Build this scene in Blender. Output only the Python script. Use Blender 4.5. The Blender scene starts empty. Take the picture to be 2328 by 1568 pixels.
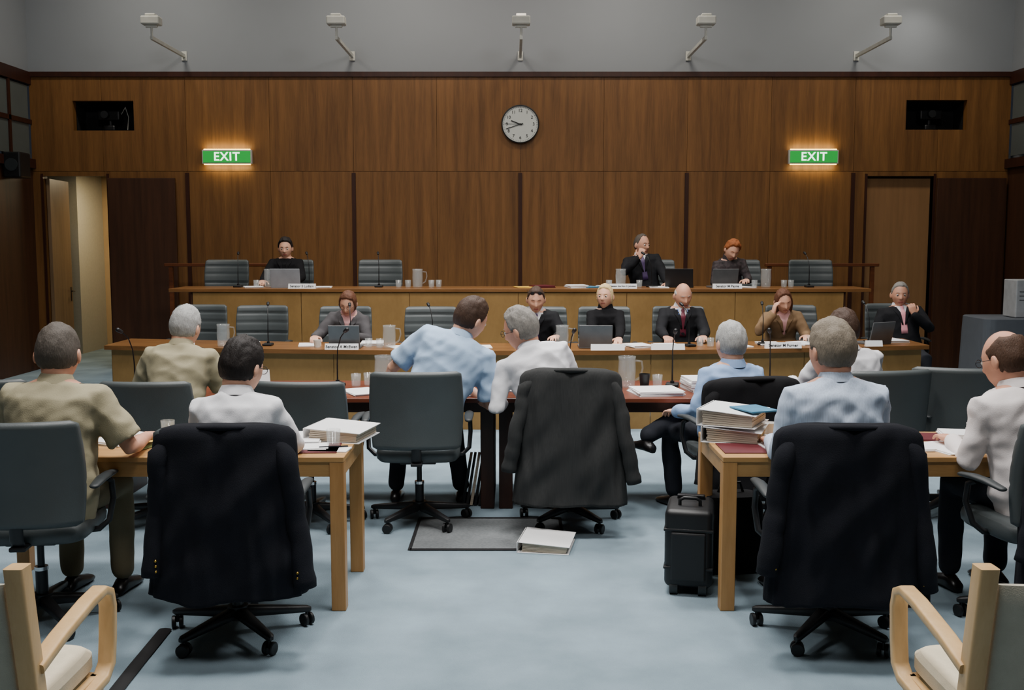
import bpy, bmesh, math, random
from math import sin, cos, pi, sqrt, radians, exp, copysign
from mathutils import Vector, Matrix, noise
random.seed(7)
SC=bpy.context.scene
COL=SC.collection
def V(*a): return Vector(a)

# ------------------------------------------------------------ materials
def lin(c):
    r=[]
    for x in c[:3]:
        x/=255.
        r.append(x/12.92 if x<=.04045 else ((x+.055)/1.055)**2.4)
    return (r[0],r[1],r[2],1)
def base(name):
    m=bpy.data.materials.new(name); m.use_nodes=True
    nt=m.node_tree; b=nt.nodes['Principled BSDF']
    return m,nt,b
def M(name,col,rough=.6,metal=0.,var=.12,vs=8.,bump=0.,bs=60.,spec=.4,sheen=0.,stretch=None):
    m,nt,b=base(name); N=nt.nodes; L=nt.links
    b.inputs['Roughness'].default_value=rough; b.inputs['Metallic'].default_value=metal
    b.inputs['Specular IOR Level'].default_value=spec
    if sheen: b.inputs['Sheen Weight'].default_value=sheen
    tc=N.new('ShaderNodeTexCoord'); mp=N.new('ShaderNodeMapping')
    L.new(tc.outputs['Object'],mp.inputs['Vector'])
    if stretch: mp.inputs['Scale'].default_value=stretch
    n=N.new('ShaderNodeTexNoise'); n.inputs['Scale'].default_value=vs; n.inputs['Detail'].default_value=4
    L.new(mp.outputs[0],n.inputs['Vector'])
    cr=N.new('ShaderNodeValToRGB'); c=lin(col)
    cr.color_ramp.elements[0].position=.3; cr.color_ramp.elements[1].position=.7
    cr.color_ramp.elements[0].color=[x*(1-var) for x in c[:3]]+[1]
    cr.color_ramp.elements[1].color=[min(1,x*(1+var)) for x in c[:3]]+[1]
    L.new(n.outputs['Fac'],cr.inputs['Fac']); L.new(cr.outputs['Color'],b.inputs['Base Color'])
    if bump:
        n2=N.new('ShaderNodeTexNoise'); n2.inputs['Scale'].default_value=bs; n2.inputs['Detail'].default_value=3
        L.new(mp.outputs[0],n2.inputs['Vector'])
        bp=N.new('ShaderNodeBump'); bp.inputs['Strength'].default_value=bump; bp.inputs['Distance'].default_value=.01
        L.new(n2.outputs['Fac'],bp.inputs['Height']); L.new(bp.outputs[0],b.inputs['Normal'])
    return m
def wood(name,c1,c2,stretch=(6,6,.5),rough=.35,panel=None,sc=3.,fine=.25):
    m,nt,b=base(name); N=nt.nodes; L=nt.links
    b.inputs['Roughness'].default_value=rough; b.inputs['Specular IOR Level'].default_value=.35
    tc=N.new('ShaderNodeTexCoord'); src=tc.outputs['Object']
    if panel:
        w,x0=panel
        sp=N.new('ShaderNodeSeparateXYZ'); L.new(src,sp.inputs[0])
        a=N.new('ShaderNodeMath'); a.operation='SUBTRACT'; a.inputs[1].default_value=x0; L.new(sp.outputs[0],a.inputs[0])
        d=N.new('ShaderNodeMath'); d.operation='DIVIDE'; d.inputs[1].default_value=w; L.new(a.outputs[0],d.inputs[0])
        fl=N.new('ShaderNodeMath'); fl.operation='FLOOR'; L.new(d.outputs[0],fl.inputs[0])
        z2=N.new('ShaderNodeMath'); z2.operation='GREATER_THAN'; z2.inputs[1].default_value=2.66; L.new(sp.outputs[2],z2.inputs[0])
        cb=N.new('ShaderNodeCombineXYZ'); L.new(fl.outputs[0],cb.inputs[0]); L.new(z2.outputs[0],cb.inputs[1])
        wn=N.new('ShaderNodeTexWhiteNoise'); wn.noise_dimensions='3D'; L.new(cb.outputs[0],wn.inputs['Vector'])
        vm=N.new('ShaderNodeVectorMath'); vm.operation='SCALE'; vm.inputs['Scale'].default_value=13.; L.new(wn.outputs['Color'],vm.inputs[0])
        va=N.new('ShaderNodeVectorMath'); va.operation='ADD'; L.new(src,va.inputs[0]); L.new(vm.outputs[0],va.inputs[1]); src=va.outputs[0]
    mp=N.new('ShaderNodeMapping'); mp.inputs['Scale'].default_value=stretch; L.new(src,mp.inputs['Vector'])
    n=N.new('ShaderNodeTexNoise'); n.inputs['Scale'].default_value=sc; n.inputs['Detail'].default_value=5; n.inputs['Distortion'].default_value=.3
    L.new(mp.outputs[0],n.inputs['Vector'])
    n2=N.new('ShaderNodeTexNoise'); n2.inputs['Scale'].default_value=sc*9; n2.inputs['Detail'].default_value=3
    L.new(mp.outputs[0],n2.inputs['Vector'])
    mx=N.new('ShaderNodeMix'); mx.inputs['Factor'].default_value=fine
    L.new(n.outputs['Fac'],mx.inputs['A']); L.new(n2.outputs['Fac'],mx.inputs['B'])
    cr=N.new('ShaderNodeValToRGB'); cr.color_ramp.elements[0].position=.28; cr.color_ramp.elements[1].position=.74
    cr.color_ramp.elements[0].color=lin(c1); cr.color_ramp.elements[1].color=lin(c2)
    L.new(mx.outputs['Result'],cr.inputs['Fac'])
    out=cr.outputs['Color']
    if panel:
        hs=N.new('ShaderNodeHueSaturation'); mr=N.new('ShaderNodeMapRange'); mr.inputs['To Min'].default_value=.92; mr.inputs['To Max'].default_value=1.08
        L.new(wn.outputs['Value'],mr.inputs['Value']); L.new(mr.outputs[0],hs.inputs['Value']); L.new(out,hs.inputs['Color']); out=hs.outputs[0]
    L.new(out,b.inputs['Base Color'])
    return m
def emis(name,col,st):
    m,nt,b=base(name); b.inputs['Base Color'].default_value=lin(col)
    b.inputs['Emission Color'].default_value=lin(col); b.inputs['Emission Strength'].default_value=st
    return m
def glassm(name,col=(190,196,196),al=.16):
    m,nt,b=base(name); b.inputs['Base Color'].default_value=lin(col); b.inputs['Roughness'].default_value=.05
    b.inputs['Specular IOR Level'].default_value=1.; b.inputs['Alpha'].default_value=al
    return m
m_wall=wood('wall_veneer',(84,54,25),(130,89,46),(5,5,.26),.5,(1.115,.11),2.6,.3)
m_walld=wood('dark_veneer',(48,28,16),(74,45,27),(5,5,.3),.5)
m_trim=wood('trim_wood_dark',(42,20,12),(60,30,17),(6,6,.4),.45)
m_desk=wood('desk_veneer',(124,95,53),(150,117,70),(1.6,1.6,.9),.45,None,2.2)
m_desktop=wood('desk_top_wood',(98,64,34),(132,92,52),(.5,5,5),.3)
m_rail=wood('rail_wood',(70,36,20),(110,62,34),(.5,5,5),.35)
m_table=wood('table_beech',(162,120,70),(190,148,95),(.6,6,6),.4)
m_tableleg=wood('table_leg_beech',(162,116,66),(190,144,90),(6,6,.6),.4)
m_beech=wood('armchair_beech',(192,154,102),(214,178,128),(5,5,1.2),.4)
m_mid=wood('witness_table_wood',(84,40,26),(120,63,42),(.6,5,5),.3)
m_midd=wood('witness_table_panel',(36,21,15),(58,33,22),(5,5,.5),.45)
m_carpet=M('carpet_blue',(130,149,160),.95,0,.17,2.6,.6,260,.1)
m_grey=M('upper_wall_grey',(130,134,138),.85,0,.02,1.5)
m_ceil=M('ceiling_paint',(150,150,150),.9,0,.02)
m_beige=M('corridor_beige',(190,160,118),.9,0,.03)
m_back=M('rear_wall_brown',(60,42,30),.9,0,.03)
m_black=M('black_plastic',(20,21,23),.45,0,.1)
m_blackm=M('black_metal',(26,26,28),.35,.3,.1)
m_chrome=M('chrome',(190,192,195),.18,1.,.03)
m_leather=M('chair_leather_grey',(70,76,77),.45,0,.08,6,.08,180,.45)
m_armpad=M('chair_arm_grey',(42,47,49),.5)
m_navy=M('jacket_navy',(17,19,26),.9,0,.15,10,.25,300,.2,.0)
m_blackcl=M('cloth_black',(15,15,18),.9,0,.15,10,.2,300,.2)
m_char=M('jacket_charcoal',(48,49,49),.9,0,.12,14,.25,300,.2,.0,(10,10,.6))
m_gold=M('brass_button',(200,160,70),.3,1.)
m_khaki=M('shirt_khaki',(156,148,120),.85,0,.05,6,.15,220)
m_khaki2=M('trousers_khaki',(112,103,80),.9,0,.05,6,.15,220)
m_blue=M('shirt_light_blue',(164,190,220),.8,0,.04,6,.12,220)
m_blue2=M('shirt_blue',(140,168,208),.8,0,.04,6,.12,220)
m_white=M('shirt_white',(218,218,222),.8,0,.03,6,.12,220)
m_pinkw=M('shirt_pinkish_white',(220,212,210),.8,0,.03,6,.12,220)
m_stripe=M('shirt_striped',(180,194,214),.8,0,.12,14,.1,200,.3,0,(14,14,.02))
m_suit=M('suit_black',(20,21,25),.85,0,.1,10,.15,300,.25)
m_suitg=M('blazer_grey',(72,70,72),.85,0,.1,10,.15,300,.25)
m_brownj=M('jacket_tan',(118,94,68),.85,0,.1,10,.15,300,.25)
m_lace=M('blouse_dark_pattern',(52,44,46),.8,0,.75,28)
m_trous=M('trousers_dark',(26,29,37),.9,0,.12,10,.15,260)
m_shoe=M('shoe_leather',(18,16,16),.3)
m_tiem=M('tie_maroon',(96,28,48),.5); m_tiep=M('tie_purple',(70,50,92),.5); m_tiek=M('tie_pink',(222,150,160),.5)
m_pink=M('top_pink',(222,170,170),.8); m_lany=M('lanyard_blue',(60,100,180),.6)
m_skin=M('skin',(210,160,134),.55,0,.06,14,.05,200,.4); m_skin2=M('skin_ruddy',(200,146,120),.55,0,.08,14,.05,200,.4)
m_lip=M('lips',(170,96,88),.5); m_brow=M('brow_dark',(60,42,32),.8)
m_eyew=M('eye_white',(205,200,192),.3); m_eyed=M('eye_iris',(40,32,28),.2)
def hairm(n,c): return M(n,c,.65,0,.18,150,.35,220,.3,0,(1.,1.,.3))
h_grey=hairm('hair_grey',(128,124,118)); h_lgrey=hairm('hair_silver',(160,160,158)); h_dgrey=hairm('hair_dark_grey',(80,73,66))
h_brown=hairm('hair_brown',(62,44,33)); h_dark=hairm('hair_black',(28,22,20)); h_blond=hairm('hair_blonde',(200,176,130))
h_red=hairm('hair_red',(150,86,46)); h_aub=hairm('hair_auburn',(90,56,38)); h_gb=hairm('hair_grey_brown',(120,110,96)); h_mb=hairm('hair_mid_brown',(74,52,38))
m_paper=M('paper_white',(224,224,224),.8,0,.02); m_paper2=M('paper_edges',(190,176,156),.8,0,.25,90,0,60,.3,0,(.1,.1,4))
m_yel=M('paper_yellow',(224,178,60),.7); m_mar=M('pad_maroon',(84,22,30),.55); m_teal=M('folder_teal',(60,120,150),.6); m_green=M('folder_green',(110,120,70),.6)
m_glass=glassm('clear_glass')
m_lap=M('laptop_silver',(104,106,108),.4,.4); m_lapd=M('laptop_dark',(30,30,32),.4); m_lsc=M('laptop_white',(150,154,160),.4)
m_cup=M('cup_white',(225,222,215),.3); m_cream=M('seat_fabric_cream',(222,210,184),.9,0,.04,30,.3,300)
m_creamb=M('back_fabric',(180,174,156),.9,0,.04,30,.3,300)
m_cloth=M('tablecloth_grey',(96,102,110),.9,0,.04,8,.1,100)
m_appl=M('box_white',(180,184,188),.5); m_win=M('window_frosted',(84,92,90),.3,0,.1,2)
m_hatch=M('hatch_infill',(104,108,110),.95,0,.15,60,.4,200); m_tape=M('black_strip',(20,20,22),.8)
m_clockf=M('clock_face',(196,200,196),.5,0,.01); m_ink=M('ink_black',(18,18,20),.6)
m_lampw=M('lamp_white',(190,190,182),.5)
m_exitg=emis('exit_green',(16,140,52),1.0); m_exitw=emis('exit_white',(225,255,232),2.6); m_exitl=emis('exit_tube',(255,210,110),8.)

# ------------------------------------------------------------ mesh helpers
def merge(bm,t,Mx=None,mi=0,smooth=None):
    mp={}
    for v in t.verts: mp[v]=bm.verts.new(Mx@v.co if Mx else v.co)
    for f in t.faces:
        nf=bm.faces.new([mp[v] for v in f.verts]); nf.material_index=mi; nf.smooth=f.smooth if smooth is None else smooth
def box(bm,c,s,bev=0.,rot=None,mi=0,seg=2):
    t=bmesh.new(); bmesh.ops.create_cube(t,size=1)
    for v in t.verts: v.co=V(v.co.x*s[0],v.co.y*s[1],v.co.z*s[2])
    if bev: bmesh.ops.bevel(t,geom=t.edges[:],offset=bev,segments=seg,profile=.5,affect='EDGES')
    Mx=Matrix.Translation(V(*c))
    if rot: Mx=Mx@Matrix.Rotation(rot[2],4,'Z')@Matrix.Rotation(rot[1],4,'Y')@Matrix.Rotation(rot[0],4,'X')
    merge(bm,t,Mx,mi,False if seg<3 else True); t.free()
def sring(c,a,b,n=2.,seg=32,ax=V(1,0,0),ay=V(0,1,0),fn=None):
    pts=[]
    for i in range(seg):
        t=2*pi*i/seg; ct,st=cos(t),sin(t)
        x=a*copysign(abs(ct)**(2/n),ct); y=b*copysign(abs(st)**(2/n),st)
        if fn: x,y=fn(t,x,y)
        pts.append(c+ax*x+ay*y)
    return pts
def loft(bm,rings,cap=True,mi=0,smooth=True,closed=False):
    vs=[[bm.verts.new(p) for p in r] for r in rings]; n=len(rings[0])
    prs=list(zip(vs,vs[1:]))
    if closed: prs.append((vs[-1],vs[0]))
    for A,B in prs:
        for i in range(n):
            f=bm.faces.new((A[i],A[(i+1)%n],B[(i+1)%n],B[i])); f.material_index=mi; f.smooth=smooth
    if cap and not closed:
        f=bm.faces.new(list(reversed(vs[0]))); f.material_index=mi
        f=bm.faces.new(vs[-1]); f.material_index=mi
def tube(bm,pts,rad,seg=10,rc=False,mi=0,flat=1.,up=None,closed=False,cap=True):
    pts=[Vector(p) for p in pts]
    if not hasattr(rad,'__len__'): rad=[rad]*len(pts)
    rad=list(rad)
    if rc:
        d0=(pts[0]-pts[1]).normalized(); d1=(pts[-1]-pts[-2]).normalized(); r0,r1=rad[0],rad[-1]
        pre=[(pts[0]+d0*r0*k,r0*q) for k,q in ((.97,.2),(.8,.6),(.45,.89))]
        post=[(pts[-1]+d1*r1*k,r1*q) for k,q in ((.45,.89),(.8,.6),(.97,.2))]
        pts=[p for p,_ in pre]+pts+[p for p,_ in post]; rad=[r for _,r in pre]+rad+[r for _,r in post]
    rings=[]; prev=None; n=len(pts)
    for i,p in enumerate(pts):
        if closed: d=(pts[(i+1)%n]-pts[i-1]).normalized()
        else: d=(pts[min(i+1,n-1)]-pts[max(i-1,0)]).normalized()
        if prev is None:
            u=Vector(up) if up else (V(0,0,1) if abs(d.z)<.9 else V(0,1,0))
            ax=d.cross(u).normalized()
        else:
            ax=(prev-d*prev.dot(d)).normalized()
        prev=ax; ay=ax.cross(d).normalized()
        rings.append(sring(p,rad[i],rad[i]*flat,2,seg,ax,ay))
    loft(bm,rings,cap,mi,True,closed)
def lathe(bm,prof,seg=24,c=(0,0,0),mi=0,cap=False):
    c=V(*c); loft(bm,[sring(c+V(0,0,z),r,r,2,seg) for r,z in prof],cap,mi)
def ball(bm,c,r,seg=16,mi=0,Mx=None):
    t=bmesh.new(); bmesh.ops.create_uvsphere(t,u_segments=seg,v_segments=max(6,seg//2),radius=1)
    if not hasattr(r,'__len__'): r=(r,r,r)
    m=Matrix.Translation(Vector(c))@(Mx if Mx else Matrix())@Matrix.Diagonal((r[0],r[1],r[2],1))
    merge(bm,t,m,mi,True); t.free()
def fin(bm,name,mats,parent=None,loc=(0,0,0),rotz=0.,sharp=.75):
    bmesh.ops.recalc_face_normals(bm,faces=bm.faces[:])
    for e in bm.edges:
        if len(e.link_faces)==2 and e.calc_face_angle(0)>sharp: e.smooth=False
    me=bpy.data.meshes.new(name); bm.to_mesh(me); bm.free()
    if not isinstance(mats,(list,tuple)): mats=[mats]
    for m in mats: me.materials.append(m)
    ob=bpy.data.objects.new(name,me); COL.objects.link(ob)
    if parent: ob.parent=parent
    ob.location=loc; ob.rotation_euler=(0,0,rotz)
    return ob
def root(name,label,cat,loc=(0,0,0),rotz=0.,group=None):
    o=bpy.data.objects.new(name,None); o.empty_display_size=.05; COL.objects.link(o)
    o.location=loc; o.rotation_euler=(0,0,rotz); tag(o,label,cat,group); return o
def tag(o,label,cat,group=None):
    o['label']=label; o['category']=cat
    if group: o['group']=group
def struct(o): o['kind']='structure'; return o
def clone(o,loc,rotz=0.,label=None,parent=None):
    c=o.copy(); COL.objects.link(c)
    if parent is None:
        c.location=loc; c.rotation_euler=(0,0,rotz)
        if label: c['label']=label
    else: c.parent=parent
    for ch in o.children: clone(ch,None,0,None,c)
    return c
NB=bmesh.new
def evalmesh(ob):
    dg=bpy.context.evaluated_depsgraph_get()
    return bpy.data.meshes.new_from_object(ob.evaluated_get(dg))
def remesh(bm,vox,it=3):
    bmesh.ops.recalc_face_normals(bm,faces=bm.faces[:])
    me=bpy.data.meshes.new('tmp'); bm.to_mesh(me); bm.free()
    ob=bpy.data.objects.new('tmp',me); COL.objects.link(ob)
    r=ob.modifiers.new('r','REMESH'); r.mode='VOXEL'; r.voxel_size=vox; r.use_smooth_shade=True
    if it:
        s=ob.modifiers.new('s','SMOOTH'); s.factor=.5; s.iterations=it
    m2=evalmesh(ob); bpy.data.objects.remove(ob); bpy.data.meshes.remove(me)
    return m2
TX={}
def prepare_text(txt,size,ext,bold):
    cu=bpy.data.curves.new('t','FONT'); cu.body=txt; cu.size=size; cu.align_x='CENTER'; cu.align_y='CENTER'; cu.extrude=ext; cu.offset=bold
    if txt=='EXIT': cu.space_character=1.12
    o=bpy.data.objects.new('t',cu); COL.objects.link(o); me=evalmesh(o); bpy.data.objects.remove(o)
    me.materials.clear(); TX[txt]=me
def textmesh(name,txt,mat,parent=None,loc=(0,0,0),rot=(pi/2,0,0)):
    me=TX[txt]
    if not me.materials: me.materials.append(mat)
    ob=bpy.data.objects.new(name,me); COL.objects.link(ob); ob.parent=parent; ob.location=loc; ob.rotation_euler=rot
    return ob
for k in range(1,13): prepare_text(str(k),.058,.001,0)
prepare_text('EXIT',.155,.001,.003)
for t_ in ('Senator A McEwen','Senator M Furner','Senator S Ludlam','Senator M Payne'): prepare_text(t_,.038,.0005,.0006)
prepare_text('Senator the Hon D Johnston',.025,.0005,.0006)

# ------------------------------------------------------------ people
def G(x,s): return exp(-(x/s)**2)
def headpt(d):
    x,y,z=d
    p=V(.075*x,.096*y,.118*z)
    if z<0:
        k=-z
        p.x*=1-.26*k**1.5
        if y<0: p.y*=1-.38*k
        else: p.y+=.012*G(z+.9,.25)*y
    else:
        if y<0: p.y*=1+.06*z
    if y>0: p.y*=.95
    if y>.1:
        X,Z=p.x,p.z
        p.y-=.007*(G(X-.031,.014)+G(X+.031,.014))*G(Z-.004,.013)
        p.y+=.003*G(Z-.028,.010)*G(X,.05)
        nz=0
        if Z<.016: nz=min(1,(.016-Z)/.045)
        if Z<-.031: nz*=max(0,1-(-.031-Z)/.014)
        p.y+=.024*nz*G(X,.0085+.006*nz)
        p.y+=.0055*G(Z+.062,.010)*G(X,.026)-.003*G(Z+.0625,.0025)*G(X,.024)-.004*G(Z+.082,.008)*G(X,.03)
        p.y+=.003*(G(X-.045,.018)+G(X+.045,.018))*G(Z+.02,.02)
    return p
def sphdirs(nu,nv):
    for j in range(nv+1):
        th=pi*j/nv
        th=min(max(th,.02),pi-.02)
        yield [V(sin(th)*cos(2*pi*i/nu),sin(th)*sin(2*pi*i/nu),cos(th)) for i in range(nu)]
def tab(t,x):
    if x<=t[0][0]: return t[0][1]
    for (a,b),(c,d) in zip(t,t[1:]):
        if x<=c: return b+(d-b)*(x-a)/(c-a)
    return t[-1][1]
HT={'short':[(-1,-.66),(-.5,-.56),(-.22,-.42),(-.12,.05),(.05,.10),(.14,-.02),(.3,.2),(.5,.5),(.8,.64),(1,.66)],
    'recede':[(-1,-.66),(-.5,-.56),(-.22,-.42),(-.12,.05),(.05,.10),(.14,-.02),(.3,.28),(.5,.64),(.8,.84),(1,.78)],
    'bald':[(-1,-.66),(-.5,-.56),(-.22,-.42),(-.12,.05),(.05,.10),(.14,-.02),(.25,.15),(.4,.9),(1,1.2)],
    'bob':[(-1,-.75),(-.5,-.75),(0,-.6),(.25,-.45),(.4,.0),(.55,.5),(1,.64)],
    'long':[(-1,-.97),(-.2,-.97),(.2,-.95),(.36,-.6),(.5,.1),(.65,.52),(1,.72)]}
def hair_bm(style,th,seed):
    bm=NB(); rings=[]
    crown=style=='crown'
    tb=HT['short' if crown else style]
    for row in sphdirs(84,52):
        r=[]
        for d in row:
            h=max(1e-4,sqrt(d.x*d.x+d.y*d.y)); yh=d.y/h
            z0=tab(tb,yh)+.03*noise.noise(V(d.x*5,d.y*5,seed))
            k=max(0,min(1,(d.z-z0)/(.13 if yh>-.3 else .3))); k=k*k*(3-2*k)
            if style=='bald' or crown:
                lim=(.86 if crown else .50)-(.55 if crown else .25)*max(0,yh+(.3 if crown else 0))+.05*noise.noise(V(d.x*3,d.y*3,seed)); k*=max(0,min(1,(lim-d.z)/.16))
            p=headpt(V(d.x,d.y*(1 if d.y<0 else .98),d.z)) if d.y<.25 else V(.075*d.x,.093*d.y,.118*d.z)
            nrm=V(d.x/.075,d.y/.095,d.z/.118).normalized()
            t=th*(.75+.6*max(0,d.z))
            nn=noise.noise(V(d.x*4,d.y*4,d.z*2+seed))*.4+noise.noise(V(d.x*26,d.y*26,d.z*5+seed))*.2
            off=(t*(1+nn))*k-(1-k)*.008
            p=p+nrm*off
            if style=='long' and d.z<.1 and yh<.45 and k>.3:
                q=(.1-d.z); p.z-=.075*q*q; p.x*=1+.28*q; p.y-=.01*q
            if style=='bob' and d.z<0 and k>.3: p.x*=1+.1*(-d.z)
            r.append(p)
        rings.append(r)
    loft(bm,rings)
    return bm
def ik(S,W,l1,l2,pole):
    d=W-S; L=min(d.length,(l1+l2)*.99); dn=d.normalized()
    a=(l1*l1-l2*l2+L*L)/(2*L); h=sqrt(max(l1*l1-a*a,0))
    pr=(pole-dn*pole.dot(dn)).normalized()
    return S+dn*a+pr*h, S+dn*L
def hand(bm,W,d,nrm,side,curl=.35,s=1.):
    d=d.normalized(); nrm=(nrm-d*nrm.dot(d)).normalized(); lat=d.cross(nrm)*side
    R=[(-.01,.026,.019),(.015,.030,.018),(.045,.041,.016),(.075,.043,.014),(.092,.036,.010)]
    loft(bm,[sring(W+d*(k*s),a*s,b*s,2.5,16,lat,nrm) for k,a,b in R])
    for o,L in ((.0325,.070),(.0112,.080),(-.0108,.074),(-.032,.058)):
        p=W+d*.082*s+lat*o*s; dd=(d+lat*(o*3.2)).normalized(); ang=curl*.6; pts=[p]; rr=[.0095*s]
        for f in (.45,.3,.25):
            c=dd*cos(ang)+nrm*sin(ang); p=p+c*(L*f*s); pts.append(p); rr.append(rr[-1]*.93); ang+=curl*1.15
        tube(bm,pts,rr,10,True)
    p=W+d*.02*s+lat*.026*s; pts=[p,p+(lat*.8+d*.5+nrm*.15).normalized()*.035*s]
    pts.append(pts[-1]+(lat*.45+d*.85+nrm*(.2+curl*.4)).normalized()*.032*s); pts.append(pts[-1]+(lat*.15+d*.9+nrm*(.3+curl*.6)).normalized()*.026*s)
    tube(bm,pts,[.014*s,.0115*s,.010*s,.0085*s],10,True)
PN=0
def person(label,loc,yaw,seat=.50,sc=1.,fwd=5,side=0,twist=0,head=(0,0,0),hs=1.12,w=1.,belly=0.,
           wr=(.2,.42,.81),wl=(-.2,.42,.81),pr=(.6,-.6,-.9),pl=(-.6,-.6,-.9),hr=None,hl=None,cr=.35,cl=.35,
           top='shirt',tm=None,um=None,tie=None,sleeve='long',bm_tr=m_trous,hair=('short',h_dark,.014),skin=m_skin,
           eyes=True,glasses=0,epaul=False,knees=None,ankles=None,vox=.0065,group=None,lanyard=False):
    global PN; PN+=1
    f=radians(fwd); s=radians(side)
    def dr(a): return V(sin(s),sin(a)*cos(s),cos(a)*cos(s))
    def lt(a): return V(cos(s),-sin(a)*sin(s),-cos(a)*sin(s))
    d1,d2,d3=dr(f*.6),dr(f),dr(f*1.25)
    P0=V(0,0,seat+.10); P1=P0+d1*.19*sc; P2=P1+d2*.19*sc; P3=P2+d3*.135*sc
    def fr(d,a,tw):
        l=lt(a); fw=d.cross(l); c_,s_=cos(tw),sin(tw)
        return l*c_+fw*s_, fw*c_-l*s_
    tw=radians(twist)
    spec=[(P0-d1*.115,.15,.125,d1,f*.6,0),(P0,.178,.14,d1,f*.6,0),(P0+d1*.095*sc,.17,.125+belly*.6,d1,f*.6,.15),(P1,.157,.115+belly,d1,f*.8,.35),
          (P1+d2*.1*sc,.166,.12+belly*.5,d2,f,.6),(P2,.18,.125,d2,f,.8),(P2+d2*.07*sc,.188,.119,d2,f,1),(P3-d3*.035,.172,.096,d3,f*1.25,1),
          (P3,.128,.078,d3,f*1.25,1),(P3+d3*.030,.070,.066,d3,f*1.25,1)]
    T=[]
    for c,a,b,d,an,k in spec:
        ax,ay=fr(d,an,tw*k); T.append((c,a*w,b,ax,ay,d))
    def at(i):
        i=max(0,min(len(T)-1.001,i)); k=int(i); q=i-k; A,B=T[k],T[k+1]
        return tuple(A[j]*(1-q)+B[j]*q for j in range(6))
    def surf(i,u,off):
        c,a,b,ax,ay,d=at(i); return c+ax*u+ay*(b*sqrt(max(0,1-(u/a)**2))+off)
    lat,fw=T[7][3],T[7][4]
    yw,pt,rl=[radians(q) for q in head]
    Hm=Matrix.Rotation(yw,4,'Z')@Matrix.Rotation(-pt,4,'X')@Matrix.Rotation(rl,4,'Y')
    HC=P3+d3*.048+(Hm@V(0,0,1))*.082*hs/1.1+(Hm@V(0,1,0))*.02
    HM=Matrix.Translation(HC)@Hm@Matrix.Scale(hs,4)
    arms={}
    for sd,wt,pole,hd,cu in ((1,wr,pr,hr,cr),(-1,wl,pl,hl,cl)):
        S=P3-d3*.055+lat*(.172*w*sd)
        E,W=ik(S,V(*wt),.285*sc,.255*sc,V(*pole))
        arms[sd]=(S,E,W,hd,cu)
    legs={}
    for i,sd in enumerate((1,-1)):
        hp=P0+V(.09*sd,.03,-.02)
        kn=V(*knees[i]) if knees else V(.13*sd,.43,seat+.055)
        an=V(*ankles[i]) if ankles else V(.13*sd,.42,.10)
        legs[sd]=(hp,kn,an)
    bm=NB()
    loft(bm,[sring(c,a-.004,b-.004,2.3,28,ax,ay) for c,a,b,ax,ay,d in T])
    nb=HC+Hm@V(0,-.026,-.055)*hs
    tube(bm,[P3-d3*.03,P3+d3*.03,nb],[.068,.062,.058*hs/1.05],18,True)
    loft(bm,[[HM@headpt(d) for d in row] for row in sphdirs(72,56)])
    for sd in (1,-1):
        ball(bm,HM@V(.080*sd,-.008,-.004),(.0095*hs,.019*hs,.031*hs),14,0,Hm@Matrix.Rotation(.4*sd,4,'Z')@Matrix.Rotation(-.15,4,'X'))
    for sd in (1,-1):
        S,E,W,hd,cu=arms[sd]
        tube(bm,[P3-d3*.05+lat*(.1*sd),S,S.lerp(E,.5),E,E.lerp(W,.3),W],[.045,.05,.044,.038,.038,.026],14,True)
        fd=(W-E).normalized()
        if hd: dd,nn=V(*hd[0]),V(*hd[1])
        else: dd,nn=(fd*.6+V(-.15*sd,.7,-.05)),V(0,.1,-1)
        hand(bm,W,dd,nn,sd,cu,1.0)
        hp,kn,an=legs[sd]
        tube(bm,[hp,hp.lerp(kn,.5),kn,kn.lerp(an,.35),an],[.078,.066,.052,.050,.034],16,True)
    me=remesh(bm,vox,2)
    me.materials.clear(); me.materials.append(skin); me.materials.append(m_lip)
    inv=HM.inverted()
    for p in me.polygons:
        q=inv@p.center
        if q.y>.05 and abs(q.x)<.024-.9*abs(q.z+.062) and abs(q.z+.062)<.0068: p.material_index=1
    ob=bpy.data.objects.new('person',me); COL.objects.link(ob)
    ob.location=loc; ob.rotation_euler=(0,0,radians(yaw)); tag(ob,label,'person',group)
    if hair:
        st,hm_,th=hair; hb=hair_bm(st,th,PN*3.7)
        for v in hb.verts: v.co=HM@v.co
        fin(hb,'hair',hm_,ob,sharp=3)
    for sd in (1,-1):
        if eyes:
            eb=NB(); ball(eb,HM@V(.031*sd,.0755,.004),.0112*hs,14)
            for fc in eb.faces:
                q=inv@fc.calc_center_median()-V(.031*sd,.0755,.004)
                if q.normalized().y>.80: fc.material_index=1
            fin(eb,'eye',[m_eyew,m_eyed],ob,sharp=3)
        bb=NB(); pts=[]
        for k in range(6):
            X=sd*(.014+.006*k); Z=.024+.004*sin(k/5*pi); y=.096*.95*sqrt(max(0,1-(X/.075)**2-(Z/.118)**2))+.0020
            pts.append(HM@V(X,y,Z))
        tube(bb,pts,[.0015,.0026,.0028,.0026,.0022,.0012],6,True); fin(bb,'eyebrow',hair[1] if hair else m_brow,ob,sharp=3)
    if glasses:
        gb=NB(); yy=.098; zz=.004 if glasses==1 else .088; yy=yy if glasses==1 else .080
        for sd in (1,-1):
            tube(gb,[HM@V(.033*sd+.021*cos(t),yy-.1*abs(.033*sd+.021*cos(t))**1.3,zz+.016*sin(t)) for t in [2*pi*k/16 for k in range(16)]],.0016,6,closed=True)
            tube(gb,[HM@V(.053*sd,yy-.004,zz+.004),HM@V(.078*sd,.05,zz+.004),HM@V(.082*sd,-.01,zz+.006)],.0016,6)
            if glasses==2: ball(gb,HM@V(.033*sd,yy-.002,zz),(.02,.004,.016),12,0,Hm)
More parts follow.
